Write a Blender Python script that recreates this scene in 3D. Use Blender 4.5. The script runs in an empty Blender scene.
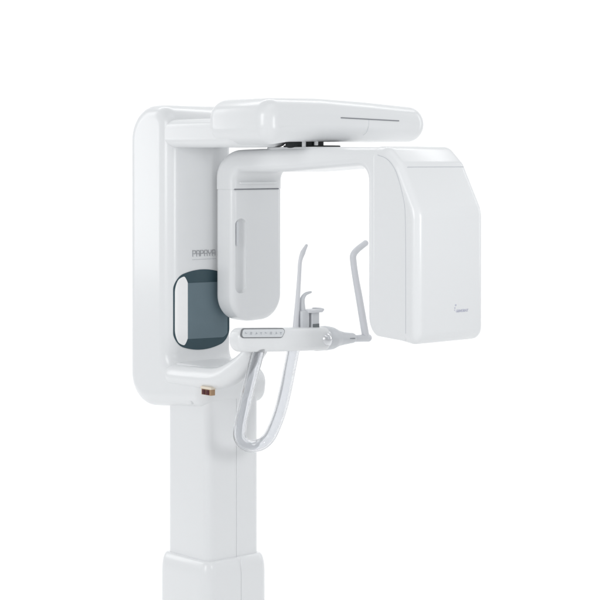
import bpy, bmesh, math
from mathutils import Vector, Matrix
R = math.radians
S = bpy.context.scene
C = S.collection

# ------------------------------------------------------------------ camera
cam_d = bpy.data.cameras.new("camera")
cam = bpy.data.objects.new("camera", cam_d); C.objects.link(cam)
cam.location = (0, 0, 1.75); cam.rotation_euler = (R(90), 0, 0)
cam_d.sensor_width = 36; cam_d.lens = 105
cam_d.shift_y = -140 / 600
cam_d.clip_end = 100
S.camera = cam

# ------------------------------------------------------------------ light
W = bpy.data.worlds.new("World"); S.world = W; W.use_nodes = True
W.node_tree.nodes["Background"].inputs[0].default_value = (0.955, 0.98, 1.0, 1)
W.node_tree.nodes["Background"].inputs[1].default_value = 0.51
S.view_settings.view_transform = 'Standard'
S.view_settings.look = 'None'
S.view_settings.exposure = 0
S.view_settings.gamma = 1

def area(name, loc, target, size, sizey, power, col=(1, 1, 1)):
    d = bpy.data.lights.new(name, 'AREA'); d.shape = 'RECTANGLE'
    d.size = size; d.size_y = sizey; d.energy = power; d.color = col
    o = bpy.data.objects.new(name, d); C.objects.link(o); o.location = loc
    o.rotation_euler = (Vector(target) - Vector(loc)).to_track_quat('-Z', 'Y').to_euler()
    return o

# softbox to the left of the camera, overhead softbox, and four lamps on the backdrop
area("softbox_left", (-2.9, 1.5, 2.6), (-0.1, 5.6, 1.4), 1.5, 2.2, 70)
area("softbox_top", (0.6, 4.2, 4.6), (0.0, 5.6, 1.3), 2.4, 1.6, 12)
area("softbox_right", (1.40, 3.85, 1.70), (0.35, 5.2, 1.55), 0.5, 0.6, 9)
area("backdrop_lamp", (-3.6, 6.8, 2.6), (0.2, 10.5, 1.2), 1.2, 3.0, 49)
area("backdrop_lamp", (3.6, 6.8, 2.6), (-0.2, 10.5, 1.2), 1.2, 3.0, 49)
area("backdrop_lamp", (0, 7.4, 4.4), (0, 9.0, 0.0), 5.0, 0.8, 74)

# ------------------------------------------------------------------ materials
def mat(name, col, rough=0.35, metal=0.0, spec=0.5, coat=0.0, trans=0.0, ior=1.45, bump=0.0, var=0.0):
    m = bpy.data.materials.new(name); m.use_nodes = True
    nt = m.node_tree; b = nt.nodes["Principled BSDF"]
    b.inputs["Base Color"].default_value = (*col, 1)
    b.inputs["Roughness"].default_value = rough
    b.inputs["Metallic"].default_value = metal
    b.inputs["IOR"].default_value = ior
    b.inputs["Specular IOR Level"].default_value = spec
    b.inputs["Coat Weight"].default_value = coat
    b.inputs["Coat Roughness"].default_value = 0.12
    b.inputs["Transmission Weight"].default_value = trans
    tc = nt.nodes.new("ShaderNodeTexCoord")
    if bump:
        n = nt.nodes.new("ShaderNodeTexNoise"); n.inputs["Scale"].default_value = 900
        n.inputs["Detail"].default_value = 3
        bp = nt.nodes.new("ShaderNodeBump"); bp.inputs["Strength"].default_value = bump
        bp.inputs["Distance"].default_value = 0.0004
        nt.links.new(tc.outputs["Object"], n.inputs["Vector"])
        nt.links.new(n.outputs["Fac"], bp.inputs["Height"])
        nt.links.new(bp.outputs["Normal"], b.inputs["Normal"])
    if var:
        n2 = nt.nodes.new("ShaderNodeTexNoise"); n2.inputs["Scale"].default_value = 7
        n2.inputs["Detail"].default_value = 5
        mr = nt.nodes.new("ShaderNodeMapRange")
        mr.inputs["To Min"].default_value = rough - var; mr.inputs["To Max"].default_value = rough + var
        nt.links.new(tc.outputs["Object"], n2.inputs["Vector"])
        nt.links.new(n2.outputs["Fac"], mr.inputs["Value"])
        nt.links.new(mr.outputs["Result"], b.inputs["Roughness"])
    return m

WHITE = mat("white_enamel", (0.805, 0.815, 0.825), 0.28, coat=0.15, bump=0.12)
GREYP = mat("light_grey_plastic", (0.66, 0.675, 0.70), 0.38, bump=0.2, var=0.05)
ROD = mat("grey_rod_plastic", (0.69, 0.70, 0.73), 0.35, var=0.05)
SEAM = mat("shadow_gap", (0.22, 0.23, 0.25), 0.8)
SOFTSEAM = mat("fine_joint", (0.55, 0.57, 0.6), 0.8)
DARK = mat("bearing_gap_shade", (0.012, 0.016, 0.017), 0.6)
TEAL = mat("dark_teal_reflection", (0.042, 0.078, 0.096), 0.10, spec=0.5, var=0.03)
TEAL2 = mat("pale_teal_reflection", (0.14, 0.195, 0.225), 0.09, spec=0.4, var=0.04)
REFLECTION = mat("mirror_reflection", (0.97, 0.97, 0.97), 0.15, metal=0.0)
INK = mat("grey_ink", (0.38, 0.39, 0.41), 0.6)
INK2 = mat("pale_ink", (0.54, 0.55, 0.64), 0.6)
KEYP = mat("keypad_foil", (0.68, 0.70, 0.72), 0.3, bump=0.2)
KEYRIM = mat("keypad_rim", (0.20, 0.21, 0.22), 0.4)
KEYMARK = mat("key_print", (0.42, 0.44, 0.47), 0.5)
SILVER = mat("satin_metal", (0.72, 0.73, 0.75), 0.25, metal=0.8)
TAN = mat("tan_plastic", (0.42, 0.27, 0.16), 0.45)
CREAM = mat("cream_plastic", (0.80, 0.72, 0.60), 0.5)
MAROON = mat("maroon_plastic", (0.07, 0.008, 0.012), 0.35)
CLEAR = mat("clear_acrylic", (0.86, 0.87, 0.89), 0.015, trans=0.95, ior=1.42)
PAPER = mat("white_backdrop_paper", (0.9, 0.9, 0.9), 0.9, spec=0.1)

# ------------------------------------------------------------------ mesh helpers
def arc(cx, cy, r, a0, a1, n=10):
    return [(cx + r * math.cos(R(a0 + (a1 - a0) * i / n)), cy + r * math.sin(R(a0 + (a1 - a0) * i / n))) for i in range(n + 1)]

def rounded(poly, radii, n=12):
    """round every corner of a polygon (any winding) with its own radius; returns CCW points"""
    A = sum(poly[i][0] * poly[(i + 1) % len(poly)][1] - poly[(i + 1) % len(poly)][0] * poly[i][1] for i in range(len(poly)))
    if not isinstance(radii, (list, tuple)): radii = [radii] * len(poly)
    radii = list(radii)
    if A < 0: poly = poly[::-1]; radii = radii[::-1]
    out = []; N = len(poly)
    for i in range(N):
        p = Vector(poly[i]); a = Vector(poly[i - 1]); b = Vector(poly[(i + 1) % N]); r = radii[i]
        d1 = (a - p).normalized(); d2 = (b - p).normalized()
        if r <= 0: out.append(tuple(p)); continue
        ang = d1.angle(d2)
        if abs(ang - math.pi) < 1e-3: out.append(tuple(p)); continue
        t = r / math.tan(ang / 2)
        c = p + (d1 + d2).normalized() * (r / math.sin(ang / 2))
        s = p + d1 * t; e = p + d2 * t
        v0 = s - c; v1 = e - c
        a0 = math.atan2(v0.y, v0.x); a1 = math.atan2(v1.y, v1.x)
        da = (a1 - a0 + math.pi) % (2 * math.pi) - math.pi
        for k in range(n + 1):
            q = a0 + da * k / n
            out.append((c.x + r * math.cos(q), c.y + r * math.sin(q)))
    return out

def inset(pts, d):
    N = len(pts); out = []
    for i in range(N):
        p = Vector(pts[i]); a = Vector(pts[i - 1]); b = Vector(pts[(i + 1) % N])
        e1 = (p - a); e2 = (b - p)
        if e1.length < 1e-7: e1 = e2
        if e2.length < 1e-7: e2 = e1
        n1 = Vector((-e1.y, e1.x)).normalized(); n2 = Vector((-e2.y, e2.x)).normalized()
        k = max(0.4, 1 + n1.dot(n2))
        out.append(tuple(p + (n1 + n2) / k * d))
    return out

AX = {'x': lambda u, v, t: (t, u, v),   # profile in (y,z), extruded along x
      'y': lambda u, v, t: (u, t, v),   # profile in (x,z)
      'z': lambda u, v, t: (u, v, t)}   # profile in (x,y)

def slab_bm(bm, pts, axis, a, b, r0, r1=None, n=8, floor=None):
    """closed profile extruded from a to b with rounded rims of radius r0 (at a) and r1 (at b)"""
    if r1 is None: r1 = r0
    f = AX[axis]; rings = []
    def inset(p, d):
        q = globals()["inset"](p, d)
        return q if floor is None else [(v[0], o_[1]) if o_[1] < floor else v for v, o_ in zip(q, p)]
    def ring(d, t): rings.append([bm.verts.new(f(u, v, t)) for u, v in inset(pts, d)] if d else [bm.verts.new(f(u, v, t)) for u, v in pts])
    if r0 > 0:
        ring(r0 + min(.002, r0 * .2), a)
        for i in range(n + 1):
            q = math.pi / 2 * i / n
            ring(r0 * (1 - math.sin(q)), a + r0 * (1 - math.cos(q)))
    else: ring(0, a)
    if r1 > 0:
        for i in range(n, -1, -1):
            q = math.pi / 2 * i / n
            ring(r1 * (1 - math.sin(q)), b - r1 * (1 - math.cos(q)))
        ring(r1 + min(.002, r1 * .2), b)
    else: ring(0, b)
    for i in range(len(rings) - 1):
        A, B = rings[i], rings[i + 1]; N = len(A)
        for k in range(N):
            bm.faces.new((A[k], A[(k + 1) % N], B[(k + 1) % N], B[k]))
    bm.faces.new(rings[0][::-1]); bm.faces.new(rings[-1])

def smooth_path(P, sub=8):
    P = [Vector(p) for p in P]
    if len(P) < 3: return P
    Q = [2 * P[0] - P[1]] + P + [2 * P[-1] - P[-2]]; out = []
    for i in range(1, len(Q) - 2):
        for k in range(sub):
            t = k / sub; p0, p1, p2, p3 = Q[i - 1:i + 3]
            out.append(0.5 * ((2 * p1) + (p2 - p0) * t + (2 * p0 - 5 * p1 + 4 * p2 - p3) * t * t + (3 * p1 - p0 - 3 * p2 + p3) * t ** 3))
    out.append(P[-1]); return out

def tube_bm(bm, P, rad, n=20, caps=True, flat=1.0, up=(0, 0, 1), sub=8, closed_ring=False):
    """smooth tube; rad a number or list per control point; flat squashes along the 'up' side"""
    if not isinstance(rad, (list, tuple)): rad = [rad] * len(P)
    if len(P[0]) == 3: pass
    pts = smooth_path(P, sub); M = len(pts)
    rs = []
    for i in range(M):
        t = i / (M - 1) * (len(P) - 1); k = min(int(t), len(P) - 2); rs.append(rad[k] + (rad[k + 1] - rad[k]) * (t - k))
    tang = []
    for i in range(M):
        tang.append((pts[min(i + 1, M - 1)] - pts[max(i - 1, 0)]).normalized())
    if caps:
        pre = []; post = []
        for i in range(1, 7):
            q = math.pi / 2 * i / 6 * .985
            pre.append((pts[0] - tang[0] * rs[0] * math.sin(q), rs[0] * math.cos(q), tang[0]))
            post.append((pts[-1] + tang[-1] * rs[-1] * math.sin(q), rs[-1] * math.cos(q), tang[-1]))
        seq = pre[::-1] + list(zip(pts, rs, tang)) + post
    else: seq = list(zip(pts, rs, tang))
    u = Vector(up); rings = []
    for p, r, t in seq:
        u = (u - t * u.dot(t)).normalized(); s = t.cross(u)
        rings.append([bm.verts.new(p + (s * math.cos(2 * math.pi * k / n) + u * math.sin(2 * math.pi * k / n) * flat) * r) for k in range(n)])
    for A, B in zip(rings, rings[1:]):
        for k in range(n):
            bm.faces.new((A[k], A[(k + 1) % n], B[(k + 1) % n], B[k]))
    bm.faces.new(rings[0][::-1]); bm.faces.new(rings[-1])

def box_bm(bm, x0, x1, y0, y1, z0, z1, r=0.0):
    slab_bm(bm, rounded([(x0, y0), (x1, y0), (x1, y1), (x0, y1)], r, 4) if r else [(x0, y0), (x1, y0), (x1, y1), (x0, y1)], 'z', z0, z1, r * .5, n=3)

def lathe_bm(bm, prof, origin, axis, n=36):
    """prof: list of (radius, distance along axis)"""
    ax = Vector(axis).normalized(); o = Vector(origin)
    u = ax.orthogonal().normalized(); s = ax.cross(u); rings = []
    for r, h in prof:
        rings.append([bm.verts.new(o + ax * h + (u * math.cos(2 * math.pi * k / n) + s * math.sin(2 * math.pi * k / n)) * max(r, 1e-4)) for k in range(n)])
    for A, B in zip(rings, rings[1:]):
        for k in range(n): bm.faces.new((A[k], A[(k + 1) % n], B[(k + 1) % n], B[k]))
    bm.faces.new(rings[0][::-1]); bm.faces.new(rings[-1])

def finish(name, bm, m, parent=None, angle=40):
    bmesh.ops.recalc_face_normals(bm, faces=bm.faces)
    me = bpy.data.meshes.new(name); bm.to_mesh(me); bm.free()
    me.materials.append(m)
    for p in me.polygons: p.use_smooth = True
    me.set_sharp_from_angle(angle=R(angle))
    o = bpy.data.objects.new(name, me); C.objects.link(o)
    if parent: o.parent = parent
    return o

def slab(name, pts, axis, a, b, r, m, parent, r1=None, n=8):
    bm = bmesh.new(); slab_bm(bm, pts, axis, a, b, r, r1, n); return finish(name, bm, m, parent)

def tube(name, P, rad, m, parent, **k):
    bm = bmesh.new(); tube_bm(bm, P, rad, **k); return finish(name, bm, m, parent)

def cut(o, cutter_bm):
    """boolean difference, applied at once; the cutter is thrown away"""
    c = finish("cutter", cutter_bm, WHITE)
    c.parent = o.parent
    md = o.modifiers.new("b", 'BOOLEAN'); md.operation = 'DIFFERENCE'; md.object = c; md.solver = 'EXACT'
    bpy.context.view_layer.update()
    dg = bpy.context.evaluated_depsgraph_get()
    me = bpy.data.meshes.new_from_object(o.evaluated_get(dg))
    o.modifiers.clear(); old = o.data; o.data = me
    me.materials.clear(); me.materials.append(old.materials[0])
    for p in me.polygons: p.use_smooth = True
    me.set_sharp_from_angle(angle=R(30))
    bpy.data.objects.remove(c)

# ------------------------------------------------------------------ setting: white paper sweep
bm = bmesh.new()
prof = [(-6, 0), (6.8, 0)] + [(8.0 + 2.4 * math.sin(R(a)), 2.4 - 2.4 * math.cos(R(a))) for a in range(0, 91, 5)] + [(10.4, 7)]
rows = [[bm.verts.new((x, y, z)) for x in (-8, 8)] for y, z in prof]
for A, B in zip(rows, rows[1:]): bm.faces.new((A[0], A[1], B[1], B[0]))
bd = finish("backdrop", bm, PAPER); bd["kind"] = "structure"

# ------------------------------------------------------------------ the machine
# local axes: +x = to the machine's right (away from the camera), -y = forward, z up
T = bpy.data.objects.new("dental_xray_machine", None); C.objects.link(T)
T.location = (-0.2796, 5.6411, 0); T.rotation_euler = (0, 0, R(41.2))
T["label"] = "white panoramic dental x-ray machine with overhead rotating arm on a square column"
T["category"] = "x-ray machine"

# --- telescopic column
def sq(h, r): return rounded([(-h, -h), (h, -h), (h, h), (-h, h)], r, 10)
def grooved(h, r, gx, gy, g=.0018):
    """square with rounded corners, a fine vertical groove on the front and on the left side"""
    p = sq(h, r); out = []
    N = len(p)
    for i in range(N):
        a = p[i]; b = p[(i + 1) % N]; out.append(a)
        if abs(a[1] + h) < 1e-6 and abs(b[1] + h) < 1e-6 and a[0] < gx < b[0]:
            out += [(gx - g, -h), (gx - g * .4, -h + g * 1.3), (gx + g * .4, -h + g * 1.3), (gx + g, -h)]
        if abs(a[0] + h) < 1e-6 and abs(b[0] + h) < 1e-6 and a[1] > gy > b[1]:
            out += [(-h, gy + g), (-h + g * 1.3, gy + g * .4), (-h + g * 1.3, gy - g * .4), (-h, gy - g)]
    return out
slab("column", grooved(.1065, .024, .010, 9), 'z', .40, 1.10, 0, WHITE, T)
bm = bmesh.new(); gp = grooved(.128, .036, .012, 9)
rings = []
for d, z in [(0, 0.0), (0, .43)] + [(.018 * (1 - math.cos(R(q))), .43 + .058 * math.sin(R(q))) for q in range(10, 91, 10)] + [(.0195, .4882)]:
    rings.append([bm.verts.new((u, v, z)) for u, v in inset(gp, d)] if d else [bm.verts.new((u, v, z)) for u, v in gp])
for A, B in zip(rings, rings[1:]):
    N = len(A)
    for k in range(N): bm.faces.new((A[k], A[(k + 1) % N], B[(k + 1) % N], B[k]))
bm.faces.new(rings[0][::-1]); bm.faces.new(rings[-1])
finish("column_sleeve", bm, WHITE, T)

# --- carriage (side profile: y, z)
prof = rounded([(.292, .940), (.292, 1.928), (.070, 1.928), (.070, 1.100), (.04, 1.085), (-.122, 1.080), (-.108, .972)],
               [.105, .115, .070, .05, .03, .047, .047], 14)
carriage = slab("carriage", prof, 'x', -.132, .132, .044, WHITE, T, r1=.018, n=10)
# cover joint running round the side of the carriage
P = inset(prof, .0505)
def polyline_on_x(name, yz, x, r, m, parent):
    return tube(name, [(x, a, b) for a, b in yz], r, m, parent, n=8, sub=1)
polyline_on_x("cover_joint", [(.212, 1.05), (.212, 1.30), (.212, 1.60), (.212, 1.80)] + [(.212 - .05 * (1 - math.cos(R(q))), 1.80 + .075 * math.sin(R(q))) for q in range(15, 91, 15)], -.1315, .0009, SOFTSEAM, carriage)

# mirror set in the front of the carriage: reflections painted as teal tones and a white strip on its left
def arch(x0, x1, z0, z1, rise, r, n=14):
    pts = []
    cx = (x0 + x1) / 2; hw = (x1 - x0) / 2
    for i in range(n + 1):
        t = -1 + 2 * i / n; pts.append((cx + hw * t, z0 - rise * (1 - t * t)))
    for i in range(n + 1):
        t = 1 - 2 * i / n; pts.append((cx + hw * t, z1 + rise * (1 - t * t)))
    return pts
def soften(pts, it=3):
    for _ in range(it):
        q = []
        for i in range(len(pts)):
            a = pts[i]; b = pts[(i + 1) % len(pts)]
            q += [(a[0] * .75 + b[0] * .25, a[1] * .75 + b[1] * .25), (a[0] * .25 + b[0] * .75, a[1] * .25 + b[1] * .75)]
        pts = q
    return pts
def mouth(x0, x1, zb, zt, rise, cut_=.022):
    return soften([(x0, zb + cut_), (x0 + cut_, zb), ((x0 * .7 + x1 * .3), zb - rise * .8), ((x0 + x1) / 2, zb - rise), ((x0 * .3 + x1 * .7), zb - rise * .8), (x1 - cut_, zb), (x1, zb + cut_),
                   (x1, zt - cut_), (x1 - cut_, zt), ((x0 * .3 + x1 * .7), zt + rise * .8), ((x0 + x1) / 2, zt + rise), ((x0 * .7 + x1 * .3), zt + rise * .8), (x0 + cut_, zt), (x0, zt - cut_)], 3)
def surf(x):      # front of the carriage, rounded towards its left side
    return .070 if x > -.088 else .114 - math.sqrt(max(0, .044 ** 2 - (x + .088) ** 2))
def wrapped(name, x0, x1, lo, hi, proud, m, nx=40, nz=24):
    """thin pane that follows the rounded front of the carriage; lo(x), hi(x) bound it"""
    bm = bmesh.new(); F = []; B = []
    for i in range(nx + 1):
        t = .5 - .5 * math.cos(math.pi * i / nx); x = x0 + (x1 - x0) * t; a, b = lo(t), hi(t)
        y = surf(x); F.append([bm.verts.new((x, y - proud, a + (b - a) * k / nz)) for k in range(nz + 1)])
        B.append([bm.verts.new((x, y + .006, a + (b - a) * k / nz)) for k in range(nz + 1)])
    for G, fl in ((F, 1), (B, 0)):
        for i in range(nx):
            for k in range(nz): bm.faces.new((G[i][k], G[i + 1][k], G[i + 1][k + 1], G[i][k + 1]))
    for i in range(nx):
        for k in (0, nz): bm.faces.new((F[i][k], F[i + 1][k], B[i + 1][k], B[i][k]))
    for k in range(nz):
        for i in (0, nx): bm.faces.new((F[i][k], F[i][k + 1], B[i][k + 1], B[i][k]))
    return finish(name, bm, m, carriage, 50)
def bow(t, c, h, e=.16, drop=.034):      # arched edge with rounded shoulders: t in 0..1
    s_ = min(t, 1 - t); k = 1 - min(1, s_ / e)
    return c + h * (1 - (2 * t - 1) ** 2) - math.copysign(drop * (1 - math.sqrt(max(0, 1 - k * k))), h)
wrapped("mirror", -.106, .122, lambda t: bow(t, 1.160, -.027), lambda t: bow(t, 1.368, .026), .0016, TEAL)
wrapped("mirror_pane", -.052, .113, lambda t: 1.171 - .004 * t + .014 * max(0, (t - .86) / .14) ** 2, lambda t: 1.352 - .002 * t, .0026, TEAL2)  # flat paler tone standing for what the mirror reflects
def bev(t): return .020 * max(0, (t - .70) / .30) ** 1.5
wrapped("mirror_reflection", -.1015, -.0520, lambda t: bow(t * .62, 1.174, -.022, .20, .030) + bev(t), lambda t: bow(t * .62, 1.354, .020, .20, .030) - bev(t), .0032, REFLECTION)  # near-white strip: the studio's reflection put in as colour

# lettering
def strokes(name, glyphs, x0, z0, h, wch, gap, t, y, m, parent):
    bm = bmesh.new()
    for gi, g in enumerate(glyphs):
        ox = x0 + gi * (wch + gap)
        for s in g:
            for a, b in zip(s, s[1:]):
                pa = Vector((ox + a[0] * wch, z0 + a[1] * h)); pb = Vector((ox + b[0] * wch, z0 + b[1] * h))
                d = (pb - pa).normalized(); nn = Vector((-d.y, d.x)) * t / 2; pa = pa - d * t / 2; pb = pb + d * t / 2
                q = [pa - nn, pb - nn, pb + nn, pa + nn]
                vs = [bm.verts.new((v.x, yy, v.y)) for yy in (y, y + .003) for v in q]
                for f in ((0, 1, 2, 3), (7, 6, 5, 4), (0, 4, 5, 1), (1, 5, 6, 2), (2, 6, 7, 3), (3, 7, 4, 0)): bm.faces.new([vs[i] for i in f])
    return finish(name, bm, m, parent)
gP = [[(0, 0), (0, 1), (.85, 1), (1, .85), (1, .6), (.85, .45), (0, .45)]]
gA = [[(0, 0), (0, .85), (.15, 1), (.85, 1), (1, .85), (1, 0)], [(0, .42), (1, .42)]]
gY = [[(0, 1), (0, .62), (.15, .45), (.85, .45), (1, .62), (1, 1)], [(.5, .45), (.5, 0)]]
strokes("lettering", [gP, gA, gP, gA, gY, gA], -.030, 1.4375, .0185, .0112, .0048, .0017, .0682, INK, carriage)
bm = bmesh.new()
for i in range(15):
    xx = -.031 + i * .0066
    slab_bm(bm, [(xx, 1.4262), (xx + .0048, 1.4262), (xx + .0048, 1.4276), (xx, 1.4276)], 'y', .0688, .072, 0)
finish("fine_print", bm, SOFTSEAM, carriage)

# --- neck from the carriage to the overhead housing
neck = rounded([(.135, 1.790), (.135, 1.880), (-.26, 1.880), (-.26, 1.790)], [.0425, .0425, .034, .034], 14)
slab("neck", neck, 'x', -.126, .11, .030, WHITE, T)

# --- overhead housing (front profile: x, z)
hp = (arc(-.142 + .060, 1.797 + .060, .060, 180, 270, 12) + [(-.01, 1.806), (.30, 1.808)]
      + [(.499 + .057 * math.cos(R(a)), 1.8655 + .0570 * math.sin(R(a))) for a in range(-90, 91, 6)]
      + [(.30, 1.9335), (.10, 1.9405)] + arc(-.142 + .060, 1.938 - .060, .060, 90, 180, 12))
housing = slab("overhead_housing", hp, 'y', -.430, -.128, .050, WHITE, T, r1=.056, n=10)
bm = bmesh.new()
slab_bm(bm, [(.163, 1.8795), (.415, 1.8735), (.415, 1.8765), (.163, 1.8825)], 'y', -.4315, -.42, 0)
finish("slot", bm, SEAM, housing)
tube("panel_joint", [(.283, -.4298, 1.877), (.282, -.4298, 1.858), (.274, -.4298, 1.838), (.262, -.4275, 1.828)], .0006, SOFTSEAM, housing, n=6, sub=4)

# --- bearing between housing and rotating arm
bearing = None
bm = bmesh.new(); lathe_bm(bm, [(.058, 0), (.060, .002), (.060, .022), (.058, .024)], (.119, -.31, 1.7865), (0, 0, 1), 48)
lathe_bm(bm, [(.088, 0), (.090, .002), (.090, .004), (.088, .005)], (.150, -.31, 1.7905), (0, 0, 1), 48)  # thin near-black disc puts the gap's shade into its colour
bearing = finish("bearing", bm, DARK, T)
for px_, py_ in ((.071, -.362), (.106, -.379)):
    bm = bmesh.new(); lathe_bm(bm, [(.0065, 0), (.0065, .032)], (px_, py_, 1.779), (0, 0, 1), 20)
    finish("bearing_post", bm, WHITE, bearing)

# --- rotating arm (side profile: y, z)
ap = rounded([(.058, 1.655), (.058, 1.730), (-.015, 1.782), (-.14, 1.785), (-.45, 1.790), (-.715, 1.788), (-.780, 1.758), (-.850, 1.620), (-.850, 1.226), (-.665, 1.236), (-.665, 1.735), (-.282, 1.713), (-.125, 1.712), (-.0365, 1.712), (-.0365, 1.655)],
             [0, .078, .135, .5, .5, .08, .06, .05, .03, .055, .045, .5, .1, .03, 0], 10)
def slab_open(name, pts, a, b, r, m, parent): return slab(name, pts, 'x', a, b, r, m, parent)
bm = bmesh.new(); slab_bm(bm, ap, 'x', .0492, .2670, .022, floor=1.6555)
arm = finish("rotating_arm", bm, WHITE, T)
bm = bmesh.new(); slab_bm(bm, rounded([(.060, -.46), (.245, -.46), (.245, -.16), (.060, -.16)], .06, 10), 'z', 1.77, 1.7905, .004, n=4)
finish("pivot_plate", bm, WHITE, arm)

bm = bmesh.new(); slab_bm(bm, rounded([(-.045, 1.672), (-.030, 1.672), (-.030, 1.679), (-.043, 1.679)], .0028, 4), 'x', .078, .234, .0025, n=3)
finish("inner_lip", bm, WHITE, arm)
# --- detector
dp = rounded([(.0505, 1.672), (.2660, 1.672), (.2660, 1.228), (.0505, 1.222)], [.024, .024, .085, .085], 12)
det = slab("detector", dp, 'y', -.0355, .0562, .0215, WHITE, T, r1=.0215)
cb = bmesh.new()
slab_bm(cb, rounded([(.064, 1.318), (.108, 1.318), (.108, 1.560), (.064, 1.560)], .0195, 10), 'y', -.060, -.024, .006, n=5)
cut(det, cb)
bm = bmesh.new()
slab_bm(bm, rounded([(.070, 1.472), (.081, 1.472), (.081, 1.552), (.070, 1.552)], .0045, 6), 'y', -.0335, -.018, .002, n=3)
finish("cassette_latch", bm, GREYP, det)
bm = bmesh.new(); slab_bm(bm, [(.060, 1.6535), (.246, 1.6535), (.246, 1.6575), (.060, 1.6570)], 'y', -.0372, -.030, 0)
finish("joint", bm, SEAM, det)

# --- x-ray tube head: wide cover on the outer side of the arm's down-leg
tube_head = slab("tube_head", rounded([(-.675, 1.240), (-.675, 1.790), (-.748, 1.790), (-.802, 1.742), (-.8780, 1.602), (-.8780, 1.213)], [.034, .034, .045, .045, .09, .034], 12),
                 'x', .0486, .335, .026, WHITE, T, r1=.030)
polyline_on_x("side_joint", smooth_path([(-.715, 1.765, 0), (-.752, 1.754, 0), (-.780, 1.732, 0), (-.807, 1.690, 0), (-.836, 1.625, 0), (-.846, 1.590, 0), (-.847, 1.45, 0), (-.847, 1.255, 0)], 4) and
              [(p[0], p[1]) for p in smooth_path([(-.715, 1.765, 0), (-.752, 1.754, 0), (-.780, 1.732, 0), (-.800, 1.700, 0), (-.822, 1.640, 0), (-.830, 1.590, 0), (-.832, 1.45, 0), (-.832, 1.25, 0)], 4)],
              .0487, .0009, SOFTSEAM, tube_head)
tube("cover_joint", [(.066, -.8035, 1.720), (.078, -.8090, 1.7285), (.10, -.8088, 1.7295), (.20, -.8088, 1.7295), (.314, -.8088, 1.7295)], .0010, SOFTSEAM, tube_head, n=6)
# logo and maker's name on the outer face
bm = bmesh.new()
for x, z, r in ((.2080, 1.3255, .0032), (.2045, 1.3175, .0024), (.2035, 1.3110, .0018)):
    lathe_bm(bm, [(r, 0), (r, .002)], (x, -.8786, z), (0, 1, 0), 16)
finish("emblem", bm, INK2, tube_head)
cu = bpy.data.curves.new("maker_name", 'FONT'); cu.body = "GENORAY"; cu.size = .0108; cu.extrude = .0006; cu.shear = .2; cu.offset = .0002
tmp = bpy.data.objects.new("maker_name", cu); C.objects.link(tmp); bpy.context.view_layer.update()
me = bpy.data.meshes.new_from_object(tmp.evaluated_get(bpy.context.evaluated_depsgraph_get())); bpy.data.objects.remove(tmp)
me.materials.clear(); me.materials.append(INK2)
o = bpy.data.objects.new("maker_name", me); C.objects.link(o); o.parent = tube_head
o.location = (.2085, -.8786, 1.3045); o.rotation_euler = (R(90), 0, 0)

# --- lower support arm from carriage to chin unit
tube("support_arm", [(-.111, .056, 1.062), (-.114, -.06, 1.065), (-.115, -.150, 1.070), (-.115, -.200, 1.080), (-.112, -.238, 1.095), (-.104, -.280, 1.122), (-.092, -.308, 1.152), (-.076, -.322, 1.182)],
     [.033, .034, .0345, .035, .0355, .034, .033, .031], WHITE, T, n=32)

# --- chin unit (runs along x)
tilt = .055
def cz(x): return 1.201 - tilt * (x + .186)
bm = bmesh.new()
cp = rounded([(-.207, 1.175), (-.207, 1.247), (.165, 1.227), (.165, 1.155)], [.034, .028, .02, .02], 10)
slab_bm(bm, cp, 'y', -.388, -.328, .018, n=8)
chin = finish("chin_unit", bm, WHITE, T)
def kp(x0, x1, zc, h):   # slanted parallelogram panel
    return rounded([(x0, zc - h - tilt * 0), (x1 - .02, zc - h - tilt * (x1 - x0)), (x1, zc + h - tilt * (x1 - x0)), (x0 + .006, zc + h)], h * .75, 8)
bm = bmesh.new(); slab_bm(bm, kp(-.204, -.022, 1.2335, .0145), 'y', -.3900, -.384, .001, 0, 2); rim = finish("keypad_rim", bm, KEYRIM, chin)
bm = bmesh.new(); slab_bm(bm, inset(kp(-.204, -.022, 1.2335, .0145), .0028), 'y', -.3914, -.385, .001, 0, 2); finish("keypad", bm, KEYP, chin)
mk = bmesh.new()
def stroke(bm, x, z, w, h, sl=0.0):
    slab_bm(bm, [(x - w - sl, z - h), (x + w - sl, z - h), (x + w + sl, z + h), (x - w + sl, z + h)], 'y', -.3932, -.39, 0)
for i in range(8):
    x = -.186 + i * .0195
    bm = bmesh.new(); z = 1.2335 - tilt * (x + .204)
    slab_bm(bm, rounded([(x - .0070, z - .0048), (x + .0058, z - .0048), (x + .0070, z + .0048), (x - .0058, z + .0048)], .0028, 5), 'y', -.3924, -.385, .0006, 0, 2)
    finish("button", bm, KEYP, chin)
    k = i % 4
    if k == 0: stroke(mk, x, z, .0042, .0007); stroke(mk, x - .003, z + .0022, .0009, .0014)
    if k == 1: stroke(mk, x - .0028, z, .0008, .0032, .0004); stroke(mk, x + .0024, z, .0008, .0032, .0004); stroke(mk, x, z + .0026, .0022, .0006); stroke(mk, x, z - .0026, .0022, .0006)
    if k == 2: stroke(mk, x, z, .0007, .0034, .0012); stroke(mk, x + .0032, z - .001, .0014, .0014)
    if k == 3: stroke(mk, x, z + .0012, .0036, .0012); stroke(mk, x, z - .0026, .0008, .0016)
finish("key_print", mk, KEYMARK, chin)

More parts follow.
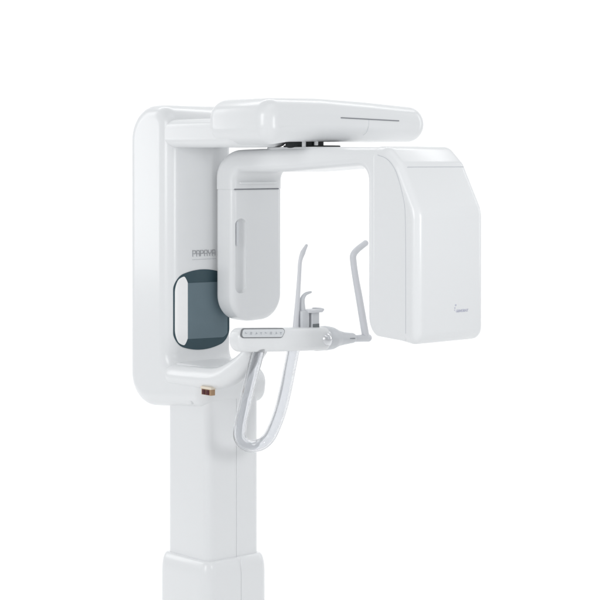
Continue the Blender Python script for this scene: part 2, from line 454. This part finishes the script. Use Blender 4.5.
# grey hub tapering towards the right temple rod
hub = tube("hub", [(.140, -.343, 1.190), (.176, -.343, 1.190), (.205, -.343, 1.188), (.232, -.343, 1.186), (.257, -.343, 1.184), (.290, -.343, 1.183)],
           [.0375, .0385, .035, .025, .0200, .0165], GREYP, T, n=36, up=(0, 1, 0))
bm = bmesh.new(); lathe_bm(bm, [(.026, 0), (.026, .006), (.021, .008), (.018, .012), (.015, .018), (.008, .023), (.001, .0245)], (.146, -.3765, 1.192), (0, -1, 0), 32)
finish("knob", bm, SILVER, hub)
bm = bmesh.new()
slab_bm(bm, [(.205, 1.1860), (.288, 1.1825), (.288, 1.1845), (.205, 1.1880)], 'y', -.362, -.325, 0)
finish("hub_joint", bm, SEAM, hub)

# temple rods
tube("temple_rod", [(.285, -.343, 1.181), (.330, -.343, 1.1795), (.362, -.343, 1.1785)], [.0105, .0115, .0125], ROD, T, n=20).name = "rod_bracket"
rr = tube("temple_rod", [(.352, -.343, 1.182), (.342, -.343, 1.225), (.325, -.343, 1.300), (.306, -.343, 1.380), (.297, -.343, 1.430), (.298, -.343, 1.448), (.312, -.343, 1.462), (.335, -.343, 1.475), (.350, -.343, 1.483)],
          [.0120, .0120, .0115, .0105, .0105, .0105, .0105, .0100, .0100], ROD, T, n=20)
rr["label"] = "right temple rod with bent tip"
lr = tube("temple_rod", [(.052, -.343, 1.215), (.056, -.343, 1.260), (.062, -.343, 1.320), (.068, -.343, 1.390), (.072, -.343, 1.435), (.083, -.343, 1.462), (.098, -.343, 1.484)],
          [.0100, .0085, .0072, .0062, .0062, .0080, .0045], ROD, T, n=20)
lr["label"] = "left temple rod with flattened tip"

# chin rest and bite piece
bm = bmesh.new()
box_bm(bm, .066, .100, -.358, -.328, 1.20, 1.282, .006)
tube_bm(bm, [(.082, -.343, 1.275), (.080, -.343, 1.300), (.082, -.343, 1.320), (.095, -.343, 1.333), (.116, -.343, 1.338)], [.011, .009, .0075, .0055, .0035], n=16)
finish("bite_block", bm, GREYP, T)
bm = bmesh.new()
box_bm(bm, .106, .136, -.362, -.324, 1.19, 1.280, .003)
crest = finish("chin_rest", bm, GREYP, T)
bm = bmesh.new()
slab_bm(bm, rounded([(.088, -.370), (.154, -.370), (.154, -.318), (.088, -.318)], .018, 6), 'z', 1.275, 1.284, .003, n=4)
tube_bm(bm, [(.147, -.366, 1.283), (.151, -.343, 1.284), (.147, -.320, 1.283)], .004, n=10)
finish("chin_plate", bm, ROD, crest)
bm = bmesh.new(); box_bm(bm, .1075, .1345, -.3632, -.350, 1.200, 1.240, .0008); finish("chin_clamp", bm, mat("clamp_grey", (.17, .19, .2), .45), crest)

# clear U-shaped grab handle
UP = [(-.116, -.370, 1.185), (-.112, -.336, 1.110), (-.102, -.300, 1.046), (-.094, -.269, .982), (-.092, -.250, .932), (-.083, -.236, .897), (-.060, -.225, .873), (-.030, -.219, .859), (0.0, -.217, .856), (.028, -.221, .864), (.048, -.232, .890), (.060, -.258, .955), (.058, -.289, 1.032), (.048, -.336, 1.155), (.047, -.345, 1.180)]
bm = bmesh.new()
tube_bm(bm, UP, .0195, n=40, sub=16, up=(0, 1, 0), caps=False, flat=1.0)
tube_bm(bm, UP, .0120, n=40, sub=16, up=(0, 1, 0), caps=False, flat=1.0)
gh = finish("grab_handle", bm, CLEAR, T)
n2 = len(gh.data.polygons) // 2
for i, p in enumerate(gh.data.polygons):      # the inner wall of the hollow tube faces inwards
    if i >= n2: p.flip() if hasattr(p, 'flip') else None

# tan connector under the arm, two dark red sockets
bm = bmesh.new(); box_bm(bm, -.146, -.128, -.172, -.124, 1.020, 1.039, .002)
con = finish("connector", bm, TAN, T)
bm = bmesh.new(); box_bm(bm, -.148, -.126, -.174, -.122, 1.0385, 1.046, .002); finish("connector_cap", bm, CREAM, con)
for y in (-.157, -.138):
    bm = bmesh.new(); box_bm(bm, -.1485, -.140, y - .0075, y + .0075, 1.0215, 1.0365, .001); finish("socket", bm, MAROON, con)
# locating pin below the carriage
bm = bmesh.new(); lathe_bm(bm, [(.006, 0), (.006, .008), (.004, .011), (.001, .012)], (-.118, -.045, .984), (-1, 0, 0), 16); finish("locating_pin", bm, WHITE, carriage)
